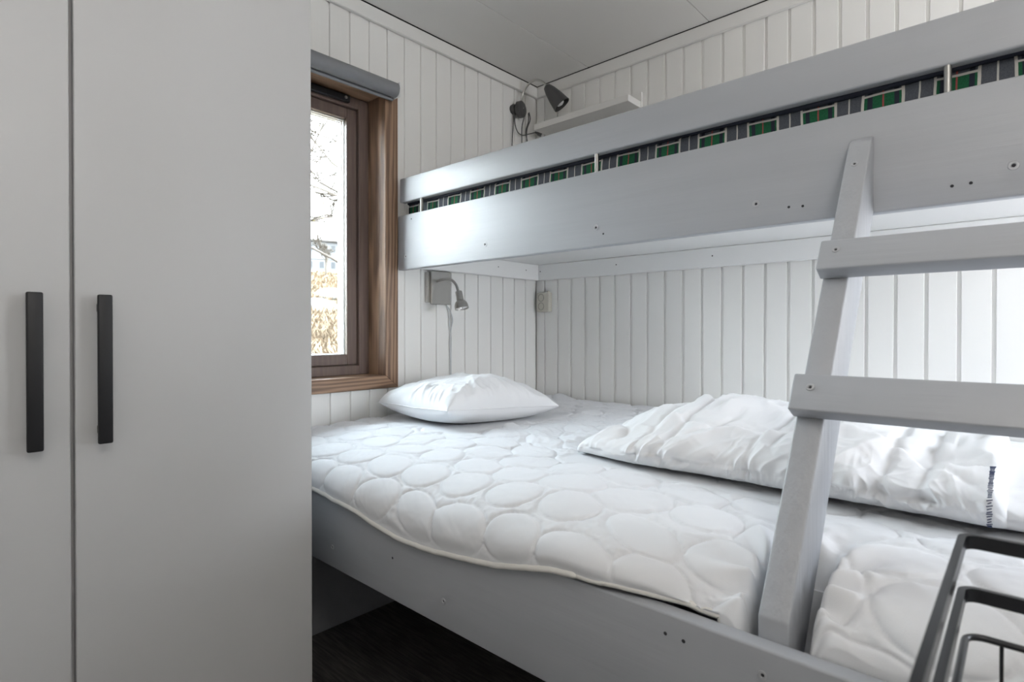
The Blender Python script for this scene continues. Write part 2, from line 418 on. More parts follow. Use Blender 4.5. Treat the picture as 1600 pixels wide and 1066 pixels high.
for y in (0.134, 0.152, 0.168):
    ring('spacer', gx0 - 0.003, gx1 + 0.003, gz0 - 0.003, gz1 + 0.003, 0.006, y, y + 0.010, 'spacer', sash, bev=0.001)
for y in (0.131, 0.1465):
    box('pane', (gx0, y, gz0), (gx1, y + 0.002, gz1), 'glass', sash)
vent = box('trickle_vent', (-1.44, 0.078, WZ1 - 0.036), (-1.045, 0.098, WZ1 - 0.008), 'blackgloss', win, bev=0.004, label='black slotted window vent')
lathe('vent_knob', [(0, 0), (0, 0.006), (0.006, 0.006), (0.007, 0.0)], (-1.068, 0.078, WZ1 - 0.022), (0, -1, 0), 'steel', vent, seg=14)

fill_win = bpy.data.objects.new('fill_window', None); COL.objects.link(fill_win); fill_win['kind'] = 'structure'  # unseen window added to let in more sky light at the bunk foot
ring('window_frame', F0, F1, G0, G1, 0.05, YF - 0.09, YF - 0.03, 'frame', fill_win)
box('fill_mullion', ((F0 + F1) / 2 - 0.02, YF - 0.08, G0 + 0.05), ((F0 + F1) / 2 + 0.02, YF - 0.04, G1 - 0.05), 'frame', fill_win)

# roller blind, rolled up
bl = thing('roller_blind', 'rolled-up grey roller blind across the top of the window', 'blind')
X0b, X1b, Yb, Zb = -1.54, -0.926, -0.052, 2.020
bm = bmesh.new(); bm_tube(bm, [(X0b, Yb, Zb), (X1b, Yb, Zb)], 0.0285, 40); o = link('fabric_roll', finish(bm, 'fabric_roll'), 'blind', bl); shade_auto(o, 50)
box('fabric_tail', (X0b + 0.01, Yb + 0.0255, Zb - 0.034), (X1b - 0.004, Yb + 0.0275, Zb), 'blind', bl)
tube('bottom_bar', [(X0b + 0.01, Yb + 0.016, Zb - 0.033), (X1b - 0.004, Yb + 0.016, Zb - 0.033)], 0.006, 'blind', bl, seg=12)
for x in (X0b - 0.006, X1b):
    box('end_bracket', (x, Yb - 0.027, Zb - 0.030), (x + 0.006, -0.0185, Zb + 0.027), 'whiteplastic', bl, bev=0.002, label='white end bracket')

# ------------------------------------------------------------------ wardrobe
wd = thing('wardrobe', 'tall white two-door wardrobe with long black bar handles', 'wardrobe')
wx0, wx1, wy = -2.51, -1.573, -0.60
WT = 2.12
box('carcass', (wx0, wy + 0.022, 0.0), (wx1, -0.022, WT), 'wardrobe', wd, bev=0.002)
seam = -2.0405
for x0, x1, hx in ((wx0, seam - 0.0034, -2.0975), (seam + 0.0034, wx1, -1.997)):
    d = box('door', (x0, wy, 0.06), (x1, wy + 0.019, WT - 0.005), 'wardrobe', wd, bev=0.0015)
    h = box('handle', (hx - 0.0115, wy - 0.034, 0.866), (hx + 0.0115, wy - 0.024, 1.142), 'black', d, bev=0.003, seg=3)
    for z in (0.89, 1.118):
        box('handle_post', (hx - 0.007, wy - 0.026, z - 0.007), (hx + 0.007, wy, z + 0.007), 'black', d)

# ------------------------------------------------------------------ screws
def screw_mesh(nm, r):
    bm = bmesh.new(); seg = 16
    prof = [(0.0, r), (0.0012, r * 0.92), (0.0012, r * 0.50), (-0.0002, r * 0.36), (-0.0002, 0)]
    rings = []
    for h, q in prof:
        rings.append([bm.verts.new((-h, q * math.cos(2 * math.pi * k / seg), q * math.sin(2 * math.pi * k / seg))) for k in range(seg)] if q else [bm.verts.new((-h, 0, 0))])
    for i, (A, B) in enumerate(zip(rings, rings[1:])):
        for k in range(seg):
            f = bm.faces.new((A[k], A[(k + 1) % seg], B[(k + 1) % seg], B[k]) if len(B) > 1 else (A[k], A[(k + 1) % seg], B[0]))
            f.material_index = 1 if i >= 3 else 0
    me = finish(bm, nm); me.materials.append(M['screw']); me.materials.append(M['hole']); return me
SCREW = screw_mesh('screw', 0.0085); BOLT = screw_mesh('bolt', 0.0065); 
def hole_mesh():
    bm = bmesh.new(); bmesh.ops.create_circle(bm, cap_ends=True, segments=10, radius=0.003, matrix=Matrix.Rotation(R(-90), 4, 'Y'))
    me = finish(bm, 'screw_hole'); me.materials.append(M['hole']); return me
HOLE = hole_mesh()
def put(name, me, loc, parent, rot=(0, 0, 0)):
    o = bpy.data.objects.new(name, me); COL.objects.link(o); o.location = loc; o.rotation_euler = rot; o.parent = parent; return o

# ------------------------------------------------------------------ upper bunk
ub = thing('upper_bunk', 'grey painted upper bunk with guard rail, fixed between the walls', 'bunk bed')
UX = -0.894; UT = 0.028; Y0, Y1 = -0.022, YB
box('side_board', (UX, Y1, 1.318), (UX + UT, Y0, 1.535), 'grey_y', ub, bev=0.004, seg=3)
box('guard_rail', (UX, Y1, 1.586), (UX + UT, Y0 - 0.012, 1.682), 'grey_y', ub, bev=0.005, seg=3)
for y in (-0.164, -0.968, -1.775):
    tube('rail_bracket', [(UX + 0.008, y, 1.50), (UX + 0.008, y, 1.62)], 0.0062, 'steel', ub, seg=12, label='bare steel spacer rod')
# the rods sit in shallow notches at the front of both boards
for y, z in ((-0.073, 1.369), (-0.518, 1.371), (-0.971, 1.373), (-1.419, 1.373), (-1.871, 1.374)):
    put('screw', SCREW, (UX - 0.0004, y, z), ub)
for y, z in ((-0.996, 1.352), (-1.491, 1.355), (-1.520, 1.353), (-1.783, 1.352), (-1.811, 1.353), (-0.11, 1.513)):
    put('screw_hole', HOLE, (UX - 0.0006, y, z), ub)
box('base_panel', (UX + UT, Y1, 1.413), (-0.003, Y0, 1.425), 'bunkwhite', ub)
box('ledger', (-0.030, Y1, 1.333), (-0.003, Y0, 1.4125), 'bunkwhite', ub, bev=0.003)
box('ledger', (UX + UT, -0.040, 1.333), (-0.0305, -0.0125, 1.4125), 'bunkwhite', ub, bev=0.003)
for y in (-0.05, -0.50, -0.95, -1.40): put('screw_hole', HOLE, (-0.0306, y, 1.378), ub)
for x in (-0.33, -0.13): put('screw_hole', HOLE, (x, -0.0406, 1.378), ub, (0, 0, R(90)))

um = thing('bunk_mattress', 'thin mattress in dark green tartan on the upper bunk', 'mattress')
mx0, mx1, my0, my1, mz0, mz1 = UX + UT + 0.012, -0.03, -2.16, -0.045, 1.4255, 1.593
def mattress_body():
    n_ = 220; prof = [(mx1, mz0), (mx0 + 0.012, mz0), (mx0, mz0 + 0.012)] + [(mx0 - 0.004 * math.sin(math.pi * t), mz0 + 0.012 + t * (mz1 - mz0 - 0.022)) for t in np.linspace(0.1, 0.9, 7)] + [(mx0, mz1 - 0.01), (mx0 + 0.012, mz1), (mx1, mz1)]
    yy = np.linspace(my0, my1, n_); P = np.zeros((n_, len(prof), 3))
    for i, y in enumerate(yy):
        for j, (x, z) in enumerate(prof):
            P[i, j] = (x, y, z)
    P[:, 2:10, 0] += 0.004 * fbm(P[:, 2:10, 1] * 14, P[:, 2:10, 2] * 12)
    return P
grid_mesh('cover', mattress_body(), 'tartan', um)
tube('piping', [(mx0 - 0.003, y, mz1 - 0.004 + 0.0025 * math.sin(y * 9)) for y in np.linspace(my0, my1, 60)], 0.0075, 'piping', um, seg=8)
tube('piping', [(mx0, y, mz0 + 0.007) for y in np.linspace(my0, my1, 12)], 0.006, 'piping', um, seg=8)
for y in (my0, my1): box('end_cap', (mx0, y - 0.002, mz0), (mx1, y + 0.002, mz1), 'tartan', um)

# ------------------------------------------------------------------ lower bed
lb = thing('lower_bed', 'grey painted wooden bed frame below the bunk', 'bed')
BX = -1.479; BT = 0.030
box('side_board', (BX, Y1, 0.446), (BX + BT, Y0, 0.650), 'grey_y', lb, bev=0.004, seg=3)
box('end_panel', (BX + BT, -0.036, 0.0), (-0.003, -0.003, 0.60), 'grey_y', lb)
box('end_panel', (BX + BT, Y1, 0.0), (-0.003, Y1 + 0.03, 0.60), 'grey_y', lb)
box('bed_base', (BX + BT, Y1 + 0.03, 0.53), (-0.003, -0.036, 0.548), 'grey_y', lb)
for y, z in ((-0.532, 0.501), (-0.981, 0.503), (-1.631, 0.614)): put('screw', BOLT, (BX - 0.0004, y, z), lb)
for y, z in ((-0.80, 0.545), (-1.49, 0.619), (-1.519, 0.618)): put('screw_hole', HOLE, (BX - 0.0006, y, z), lb)

# quilted mattress pad
mt = thing('mattress', 'wide mattress under a white quilted pad stitched in pebble shapes', 'mattress')
LADY0, LADY1 = -1.655, -1.614           # ladder stile, along the bed
def pad():
    nu, nv = 620, 480
    Y = np.linspace(-2.17, -0.042, nu)
    ov = sstep(-1.54, -1.33, Y)                                        # 1 = hangs over the board, 0 = tucked inside it
    sag = 0.006 + 0.040 * np.exp(-((Y + 0.88) / 0.24) ** 2) + 0.006 * fbm(Y * 9, Y * 0 + 3)
    Xe = -1.443 + ov * (BX - 0.012 + 1.443); Ze = (0.657 - 0.030 * sstep(-1.44, -1.56, Y)) * (1 - ov) + ov * (0.652 - sag + 0.024 * sstep(-1.14, -1.33, Y))
    t = np.linspace(0, 1, nv)
    # arc parameter: flat part from the wall, then the rounded front
    flat = 0.80
    P = np.zeros((nu, nv, 3)); P[:, :, 1] = Y[:, None]
    p0 = np.array([-1.17, 0.737]); 
    fl = t <= flat; tt = (t[~fl] - flat) / (1 - flat)
    P[:, fl, 0] = -0.022 + (p0[0] + 0.022) * (t[fl] / flat)[None, :]; P[:, fl, 2] = 0.737
    b0 = (1 - tt) ** 3; b1 = 3 * (1 - tt) ** 2 * tt; b2 = 3 * (1 - tt) * tt ** 2; b3 = tt ** 3
    P[:, ~fl, 0] = p0[0] * b0 + (-1.405) * b1 + np.outer(Xe - 0.004 * ov, b2) + np.outer(Xe, b3)
    P[:, ~fl, 2] = p0[1] * b0 + 0.737 * b1 + np.outer(0.720 - 0.025 * (1 - ov), b2) + np.outer(Ze, b3)
    # cloth coordinates
    U = P[:, :, 1]
    dl = np.sqrt(np.sum(np.diff(P, axis=1) ** 2, axis=2)); S = np.concatenate([np.zeros((nu, 1)), np.cumsum(dl, 1)], 1)
    S = S - 1.64 + 0.0 * U
    # pebbles: staggered, turned and jittered ovals
    su, sv = 0.146, 0.112
    best = np.full(U.shape, 9.0); sec = np.full(U.shape, 9.0)
    iu = np.floor(U / su).astype(int); iv = np.floor(S / sv).astype(int)
    for di in (-1, 0, 1, 2):
        for dj in (-1, 0, 1):
            ci = iu + di; cj = iv + dj
            j1 = _G[ci % 256, (cj * 7 + 11) % 256]; j2 = _G[(ci * 3 + 5) % 256, cj % 256]; j3 = _G[(ci + 40) % 256, (cj + 90) % 256]
            cu = (ci + 0.5 * (cj % 2) + 0.16 * (j1 - 0.5)) * su; cv = (cj + 0.5 + 0.16 * (j2 - 0.5)) * sv
            an = 1.0 * (j3 - 0.5); ca = np.cos(an); sa = np.sin(an)
            du = U - cu; dv = S - cv
            a = 0.0745 * (0.84 + 0.34 * j2); b = 0.0550 * (0.86 + 0.30 * j1)
            r = np.sqrt(((du * ca + dv * sa) / a) ** 2 + ((-du * sa + dv * ca) / b) ** 2)
            sec = np.minimum(sec, np.maximum(best, r)); best = np.minimum(best, r)
    inside = np.sqrt(np.clip(1 - best ** 2, 0, 1))
    outside = np.clip(best - 1, 0, 0.5)
    h = np.where(best < 1, 0.0078 * inside ** 0.55, 0.0060 * (outside / 0.4 + 1e-6) ** 0.4) - 0.0022 * np.exp(-((best - 1) / 0.06) ** 2)
    h *= 1 - 0.75 * np.exp(-((sec - best) / 0.07) ** 2) * (sec < 1.02)
    # puckers running off the stitches, stronger in the worn middle of the bed
    nin = sstep(0.9, 1.1, best); h += 0.0035 * nin * (ridge(U * 60 + S * 20, S * 55 - U * 15, 2) - 0.4)
    wx = ridge(U * 38 + S * 9 + 2.0 * fbm(U * 5, S * 5, 2), S * 6 - U * 3, 2) - 0.4; h += 0.0016 * wx * sstep(-0.2, 0.4, fbm(U * 6 + 40, S * 6 + 7, 2))
    mid = np.exp(-((P[:, :, 0] + 0.75) / 0.42) ** 2)
    edge = np.exp(-((best - 1) / 0.28) ** 2)
    h += (0.0026 + 0.0026 * mid) * edge * (ridge(U * 26 + S * 22, S * 12 - U * 10, 2) - 0.4)
    cre = ridge(U * 9 + S * 15 + 3, S * 4 - U * 5, 3); h += 0.0040 * np.clip(cre - 0.45, 0, 1) * sstep(0.0, 0.6, fbm(U * 4 + 2, S * 4 + 9, 2) + 0.35)
    h += (0.0025 + 0.011 * mid) * (fbm(U * 17, S * 22, 3)) * (0.5 + 0.5 * mid)
    h += 0.012 * fbm(U * 3.4 + 4, S * 3.1, 2) * sstep(1.0, 0.9, t)[None, :]
    h += 0.004 * (ridge(U * 5 + 9 + S * 6, S * 3 - U * 2, 2) - 0.5) * mid
    # normal of the base
    dP_u = np.gradient(P, axis=0); dP_v = np.gradient(P, axis=1)
    N = np.cross(dP_v, dP_u); N /= np.linalg.norm(N, axis=2, keepdims=True) + 1e-9
    N *= np.sign(N[:, :1, 2:3] + 1e-9)
    h *= sstep(1.0, 0.975, t)[None, :] * 0.9 + 0.1
    P = P + N * h[:, :, None]
    # rumple pushed up in the corner by the socket
    P[:, :, 2] += 0.022 * np.exp(-((P[:, :, 1] + 0.17) / 0.06) ** 2 - ((P[:, :, 0] + 0.02) / 0.05) ** 2)
    # pressed in by the ladder foot, with creases running to it
    X = P[:, :, 0]; Yg = P[:, :, 1]
    for off in (0.0, -0.40):                                           # both stiles
        dx = np.maximum(np.maximum(-1.462 - X, X + 1.275), 0); dy = np.maximum(np.maximum(LADY0 + off - 0.010 - Yg, Yg - LADY1 - off - 0.010), 0)
        dd = np.sqrt(dx ** 2 + dy ** 2)
        press = np.exp(-(dd / 0.010) ** 2)
        P[:, :, 2] -= press * np.clip(P[:, :, 2] - 0.562, 0, 1)
        soft = np.exp(-(dd / 0.07) ** 2)
        ang = np.arctan2(Yg + 1.635 - off, X + 1.38)
        P[:, :, 2] += soft * (1 - press) * (0.014 * np.sin(ang * 11 + 1.3) * sstep(0.0, 0.03, dd) - 0.010)
    # flattened under the weight of the pillow and of the folded duvet
    fx = sstep(-1.115, -1.085, X) * sstep(-0.46, -0.50, X) * sstep(-0.955, -0.985, Yg)
    fp = sstep(-1.065, -1.04, X) * sstep(-0.43, -0.47, X) * sstep(-0.58, -0.555, Yg) * sstep(-0.03, -0.06, Yg)
    fm = np.maximum(fx, fp); P[:, :, 2] = P[:, :, 2] * (1 - fm) + np.minimum(P[:, :, 2], 0.7385) * fm
    # keep inside the board where it is tucked in, and above the bed base
    tucked = (Yg < -1.535) & (P[:, :, 0] < -1.4455); P[:, :, 0] = np.where(tucked, -1.4455, P[:, :, 0])
    P[:, :, 0] = np.minimum(P[:, :, 0], -0.020)
    # lies over the top edge of the board, or hangs clear of its face
    Xc = P[:, :, 0]; need = 0.6615 - 0.05 * sstep(-1.448, -1.425, Xc)
    zl = need + 0.004 * np.logaddexp(0, np.clip((P[:, :, 2] - need) / 0.004, -40, 40))
    P[:, :, 2] = np.where((Xc > BX - 0.006) & (Xc < -1.425) & (Yg > -1.56), zl, P[:, :, 2])
    over = (Yg > -1.31) & (P[:, :, 2] < 0.659) & (Xc < -1.40); P[:, :, 0] = np.where(over, np.minimum(Xc, BX - 0.006), Xc)
    return P
PAD = pad()
grid_mesh('quilted_pad', PAD, 'cloth', mt)
ed = PAD[:, -1, :]
tube('edge_binding', [tuple(p + np.array([0.001 if p[1] > -1.33 else 0.005, 0, -0.003])) for p in ed], 0.006, 'binding', mt, seg=8, label='cream bound edge of the pad')
box('core', (-1.27, -2.15, 0.549), (-0.03, -0.05, 0.66), 'cloth', mt)

def pad_z(x, y):
    i = int(np.argmin(np.abs(PAD[:, 10, 1] - y))); j = int(np.argmin(np.abs(PAD[i, :400, 0] - x))); return PAD[i, j, 2]

# ------------------------------------------------------------------ ladder
ld = thing('ladder', 'sloping grey painted wooden ladder leaning against the upper bunk', 'ladder')
fa = np.array([BX + BT, 0.678]); fb = np.array([-2.26 + 1.343, 1.465]); u_ = (fb - fa) / np.linalg.norm(fb - fa); n_ = np.array([-u_[1], u_[0]])
DEPTH = 0.100
back0 = fa - n_ * DEPTH
def at_x(p, x): return p + u_ * (x - p[0]) / u_[0]
def at_z(p, z): return p + u_ * (z - p[1]) / u_[1]
top_back = at_x(back0, UX - 0.0005)          # where the rear edge meets the upper board
top_cut = np.array([UX - 0.0005, 1.478])
foot_back = at_z(back0, 0.575)
poly = [tuple(fa), tuple(fb), tuple(top_cut), tuple(top_back), tuple(foot_back), (BX + BT + 0.0005, 0.575)]
poly[0] = (BX + BT + 0.0005, 0.678)
SLY = (LADY0, LADY1); SRY = (LADY0 - 0.40, LADY1 - 0.40)
for a, b in (SLY, SRY):
    prism('stile', poly, 1, a, b, 'grey_z', ld, bev=0.003)
for s0, s1 in ((0.306, 0.372), (0.588, 0.655)):
    q = lambda s, t: tuple(fa + u_ * s + n_ * t)
    prism('rung', [q(s0 + 0.004, 0.0004), q(s1, 0.0004), q(s1, 0.036), q(s0, 0.036)], 1, SRY[0] - 0.004, LADY1 + 0.004, 'grey_y', ld, bev=0.003)
    for yy in ((SLY[0] + SLY[1]) / 2 - 0.003, (SRY[0] + SRY[1]) / 2):
        p = q((s0 + s1) / 2 + 0.008, 0.0365)
        put('screw', BOLT, (p[0], yy, p[1]), ld, (0, math.atan2(u_[0], u_[1]), 0))
p = fa + u_ * 0.885 + n_ * 0.0005
put('screw', BOLT, (p[0], -1.632, p[1]), ld, (0, math.atan2(u_[0], u_[1]), 0))

# ------------------------------------------------------------------ pillow
def pillow():
    n = 150
    s = np.linspace(-1, 1, n); A, B = np.meshgrid(s, s, indexing='ij')
    L, Fr, Rt, Bk = [np.array(p) for p in ((-1.01, -0.055), (-1.05, -0.50), (-0.535, -0.56), (-0.47, -0.10))]
    # edges bow inwards between the pointed corners
    Ai = A * (1 - 0.07 * (1 - B ** 2) * np.abs(A) ** 3); Bi = B * (1 - 0.07 * (1 - A ** 2) * np.abs(B) ** 3)
    w = lambda a, b: (1 + a * Ai) * (1 + b * Bi) / 4
    XY = (w(-1, 1)[..., None] * L + w(-1, -1)[..., None] * Fr + w(1, -1)[..., None] * Rt + w(1, 1)[..., None] * Bk)
    ea = 1 - np.abs(A) ** 2.6; eb = 1 - np.abs(B) ** 2.6
    puff = np.clip(ea * eb, 0, 1) ** 0.40
    seam = 0.800 + 0.014 * A * B + 0.016 * (A < 0) * np.clip(-A * B, 0, 1)
    Z = seam + puff * 0.106
    rim = np.exp(-((1 - np.maximum(np.abs(A), np.abs(B))) / 0.32) ** 2) * np.clip(puff * 3, 0, 1)
    an = np.arctan2(B, A); rr = np.sqrt(A * A + B * B)
    Z += 0.022 * rim * (ridge(an * 5.2 + 3, rr * 1.6 + 0.4 * np.sin(an * 3), 2) - 0.45)
    Z += 0.024 * (ridge(A * 2.6 + B * 1.9 + 5, B * 1.2 - A * 0.9 + 3, 3) - 0.45) * puff
    Z += 0.016 * fbm(A * 1.8 + 8, B * 1.8 + 2, 2) * puff - 0.020 * puff * sstep(0.0, 1.0, A)
    Zb = seam - puff * 0.066; Zb = np.maximum(Zb, 0.742)
    top = np.dstack([XY, Z]); bot = np.dstack([XY, np.minimum(Zb, Z)])
    return top, bot
pt, pb = pillow()
pw = thing('pillow', 'plump white pillow lying at the window end of the lower bed', 'pillow')
a = pt.shape[0]; idx = np.arange(a * a).reshape(a, a)
F = np.stack([idx[:-1, :-1], idx[1:, :-1], idx[1:, 1:], idx[:-1, 1:]], -1).reshape(-1, 4)
V = np.concatenate([pt.reshape(-1, 3), pb.reshape(-1, 3)]); F2 = F[:, ::-1] + a * a
me = bpy.data.meshes.new('pillow_body'); me.from_pydata(V.tolist(), [], np.concatenate([F, F2]).tolist()); me.update()
bm = bmesh.new(); bm.from_mesh(me); bmesh.ops.remove_doubles(bm, verts=bm.verts, dist=1e-5); bmesh.ops.recalc_face_normals(bm, faces=bm.faces); bm.to_mesh(me); bm.free()
link('pillow_body', me, 'cloth2', pw, smooth=True)
rim = np.concatenate([pt[:, 0], pt[-1, 1:], pt[-2::-1, -1], pt[0, -2:0:-1]])
tube('seam', [tuple(p) for p in rim[::3]], 0.0022, 'cloth2', pw, seg=6, closed=True)

# ------------------------------------------------------------------ duvet
def duvet_body(yA, yB, n, m, front, back, zt, seams, seed, amp=1.0, endA=0.10, endB=0.05):
    """closed puffy roll of folded duvet: rows along Y, each row a rounded section in XZ"""
    Y = np.linspace(yA, yB, n); ph = np.linspace(0, 2 * np.pi, m, endpoint=False)
    s = (Y - yA) / (yB - yA); LEN = abs(yB - yA)
    eA = np.clip(s * LEN / endA, 0, 1); eB = np.clip((1 - s) * LEN / endB, 0, 1)
    end = np.sqrt(1 - (1 - eA) ** 2 + 1e-6) * np.sqrt(1 - (1 - eB) ** 2 + 1e-6)
    xf = np.array([front(y) for y in Y]); xb = np.array([back(y) for y in Y]); zz = np.array([zt(y) for y in Y])
    c = np.cos(ph); d = np.sin(ph)
    ex = 0.42
    cx = np.sign(c) * np.abs(c) ** ex; dz = np.sign(d) * np.abs(d) ** 0.62
    P = np.zeros((n, m, 3)); P[:, :, 1] = Y[:, None]
    hx = (xb - xf) / 2; mid = (xb + xf) / 2
    shrink = 0.80 + 0.20 * end
    P[:, :, 0] = mid[:, None] + (hx * shrink)[:, None] * (-cx[None, :])
    zlow = 0.741; H = (zz - zlow)
    P[:, :, 2] = zlow + (H * (0.12 + 0.88 * end) / 2)[:, None] * (1 + dz[None, :])
    rise = np.clip((P[:, :, 0] - xf[:, None]) / 0.34, 0, 1); P[:, :, 2] += np.clip(1 + dz, 0, 2)[None, :] / 2 * (0.052 * rise * rise * (3 - 2 * rise) * end[:, None]) * (H / 0.1)[:, None]
    # puffs between the seams; gathers fanning off them
    g = np.zeros(n); near = np.zeros(n)
    for q in seams:
        near = np.maximum(near, np.exp(-((Y - q) / 0.045) ** 2)); g += np.exp(-((Y - q) / 0.011) ** 2)
    up = np.clip(dz, -0.2, 1)
    frontness = np.clip(cx, 0, 1) * np.clip(1 - np.abs(dz), 0, 1) ** 0.5
    topness = np.clip(d, 0, 1)
    UU = Y[:, None] + 0 * ph[None, :]; VV = np.cumsum(np.full((n, m), 0.01), 1) * 0
    xx = P[:, :, 0]; 
    wr_ = ridge(UU * 24 + seed + 0.5 * np.sin(UU * 31) + 0.9 * ph[None, :] * np.sin(UU * 6 + seed), ph[None, :] * 0.9 + seed + UU * 9, 2) - 0.42
    top_w = ridge(UU * 7 + xx * 4 + seed, xx * 7 - UU * 3 + seed, 3) - 0.42
    lump = fbm(UU * 6 + seed, xx * 7 + seed, 2)
    disp = frontness[None, :] * 0.030 * wr_ * amp * (0.5 + 0.7 * near[:, None]) + topness[None, :] * (0.030 * top_w + 0.026 * lump) * amp
    disp -= (g[:, None] * 0.013) * (frontness + 0.75 * topness)[None, :]
    # curved quilting lines over the top
    ql = np.abs(((UU * 4.2 + 0.22 * np.sin(xx * 16 + UU * 7) + seed) % 1) - 0.5)
    disp -= 0.010 * topness[None, :] * np.exp(-(ql / 0.05) ** 2) * amp
    ql2 = np.abs(((xx * 5.0 + 0.2 * np.sin(UU * 13) + seed) % 1) - 0.5)
    disp -= 0.009 * topness[None, :] * np.exp(-(ql2 / 0.05) ** 2) * amp
    e2 = (end ** 1.5)[:, None]
    P[:, :, 0] -= disp * frontness[None, :] * e2 * 1.0
    P[:, :, 2] += disp * topness[None, :] * e2
    P[:, :, 2] = np.maximum(P[:, :, 2], zlow)
    return P
def closed_rows(name, P, m, parent, label=None):
    n, k = P.shape[:2]; idx = np.arange(n * k).reshape(n, k); nx = np.roll(idx, -1, 1)
    F = np.stack([idx[:-1], idx[1:], nx[1:], nx[:-1]], -1).reshape(-1, 4).tolist()
    F.append(idx[0].tolist()); F.append(idx[-1][::-1].tolist())
    me = bpy.data.meshes.new(name); me.from_pydata(P.reshape(-1, 3).tolist(), [], F); me.update()
    bm = bmesh.new(); bm.from_mesh(me); bmesh.ops.recalc_face_normals(bm, faces=bm.faces); bm.to_mesh(me); bm.free()
    return link(name, me, m, parent, smooth=True, label=label)
dv = thing('duvet', 'folded white duvet lying on the lower bed behind the ladder', 'duvet')
fr_ = lambda y: -1.07 + 0.03 * sstep(-1.30, -0.98, y) + 0.006 * math.sin(y * 17)
bk_ = lambda y: -0.50 - 0.22 * float(sstep(-1.35, -0.98, y)) + 0.02 * math.sin(y * 11)
zt_ = lambda y: 0.812 + 0.022 * float(sstep(-1.0, -1.45, y)) - 0.015 * float(sstep(-1.55, -1.85, y)) + 0.006 * math.sin(y * 19)
DV = duvet_body(-0.985, -1.872, 420, 260, fr_, bk_, zt_, (-1.197, -1.264, -1.456, -1.693, -1.754), 3.0, 1.0, 0.13, 0.03)
closed_rows('folded_body', DV, 'cloth2', dv)
DV2 = duvet_body(-1.83, -2.14, 160, 160, lambda y: -1.045, lambda y: -0.52, lambda y: 0.786, (-2.0,), 9.0, 0.5, 0.03, 0.05)
closed_rows('under_layer', DV2, 'cloth2', dv)
# navy overlock stitching up the hem
bm = bmesh.new()
row = DV[int(round((1.846 - 0.985) / 0.887 * 419))]; k0 = row.shape[0]
hem = [row[j] for j in range(-int(k0 * 0.17), int(k0 * 0.30))]
hem = np.array([p for p in hem if p[0] < -0.93]); seg_len = np.concatenate([[0], np.cumsum(np.linalg.norm(np.diff(hem, axis=0), axis=1))])
for s in np.arange(0.004, seg_len[-1], 0.0048):
    p = np.array([np.interp(s, seg_len, hem[:, i]) for i in range(3)]); q = np.array([np.interp(s + 0.003, seg_len, hem[:, i]) for i in range(3)])
    w = 0.0032 * (0.7 + 0.6 * random.random())
    out = np.array([-0.0015 if p[0] < -1.0 else 0, 0, 0.0015 if p[2] > 0.8 else 0])
    bm_tube(bm, [tuple(p + out + np.array([0, w, 0])), tuple(q + out - np.array([0, w, 0]))], 0.0008, 5)
link('stitching', finish(bm, 'stitching'), 'navy', dv, label='navy overlock stitching')

# ------------------------------------------------------------------ lower wall lamp
wl = thing('wall_lamp', 'brushed nickel spot lamp with square plate under the upper bunk', 'lamp')
box('back_box', (-0.742, -0.020, 1.196), (-0.650, -0.0005, 1.325), 'nickel', wl, bev=0.002)
box('front_plate', (-0.728, -0.032, 1.188), (-0.620, -0.020, 1.330), 'nickel', wl, bev=0.002)
arm = smooth_path([(-0.700, -0.031, 1.286), (-0.700, -0.07, 1.292), (-0.700, -0.118, 1.288), (-0.700, -0.152, 1.266), (-0.700, -0.169, 1.232)], 8)
tube('gooseneck', arm, 0.0058, 'nickel', wl, seg=12)
hd = Vector((-0.02, -0.30, -1)).normalized(); h0 = Vector((-0.700, -0.169, 1.236))
head = lathe('lamp_head', [(0, 0), (0, 0.013), (0.003, 0.0145), (0.036, 0.0145), (0.037, 0.0125), (0.040, 0.0125), (0.041, 0.018), (0.048, 0.0240), (0.060, 0.0280), (0.074, 0.0290), (0.074, 0.0272), (0.060, 0.0260), (0.050, 0.018), (0.05, 0.0)], h0, hd, 'nickel', wl)
lathe('reflector', [(0.058, 0.0), (0.056, 0.012), (0.069, 0.0262), (0.071, 0.0262), (0.071, 0.006), (0.068, 0.005), (0.068, 0)], h0, hd, 'reflector', head)
for x, z in ((-0.7425, 1.262), (-0.6195, 1.255)):
    lathe('side_screw', [(0, 0), (0, 0.003), (0.003, 0.003), (0.003, 0)], (x, -0.018, z), (-1 if x < -0.7 else 1, 0, 0), 'steel', wl, seg=10)
tube('cord', [(-0.632, -0.006, 1.196), (-0.603, -0.006, 1.165), (-0.588, -0.006, 1.125), (-0.598, -0.006, 1.08), (-0.604, -0.006, 1.03), (-0.602, -0.006, 0.95), (-0.600, -0.006, 0.78)], 0.0026, 'clearcable', wl, seg=8, smooth_n=8)
tube('cord', [(-0.628, -0.006, 1.20), (-0.610, -0.006, 1.15), (-0.606, -0.006, 1.09), (-0.597, -0.006, 1.04), (-0.598, -0.006, 0.95), (-0.595, -0.006, 0.78)], 0.0022, 'clearcable', wl, seg=8, smooth_n=8)

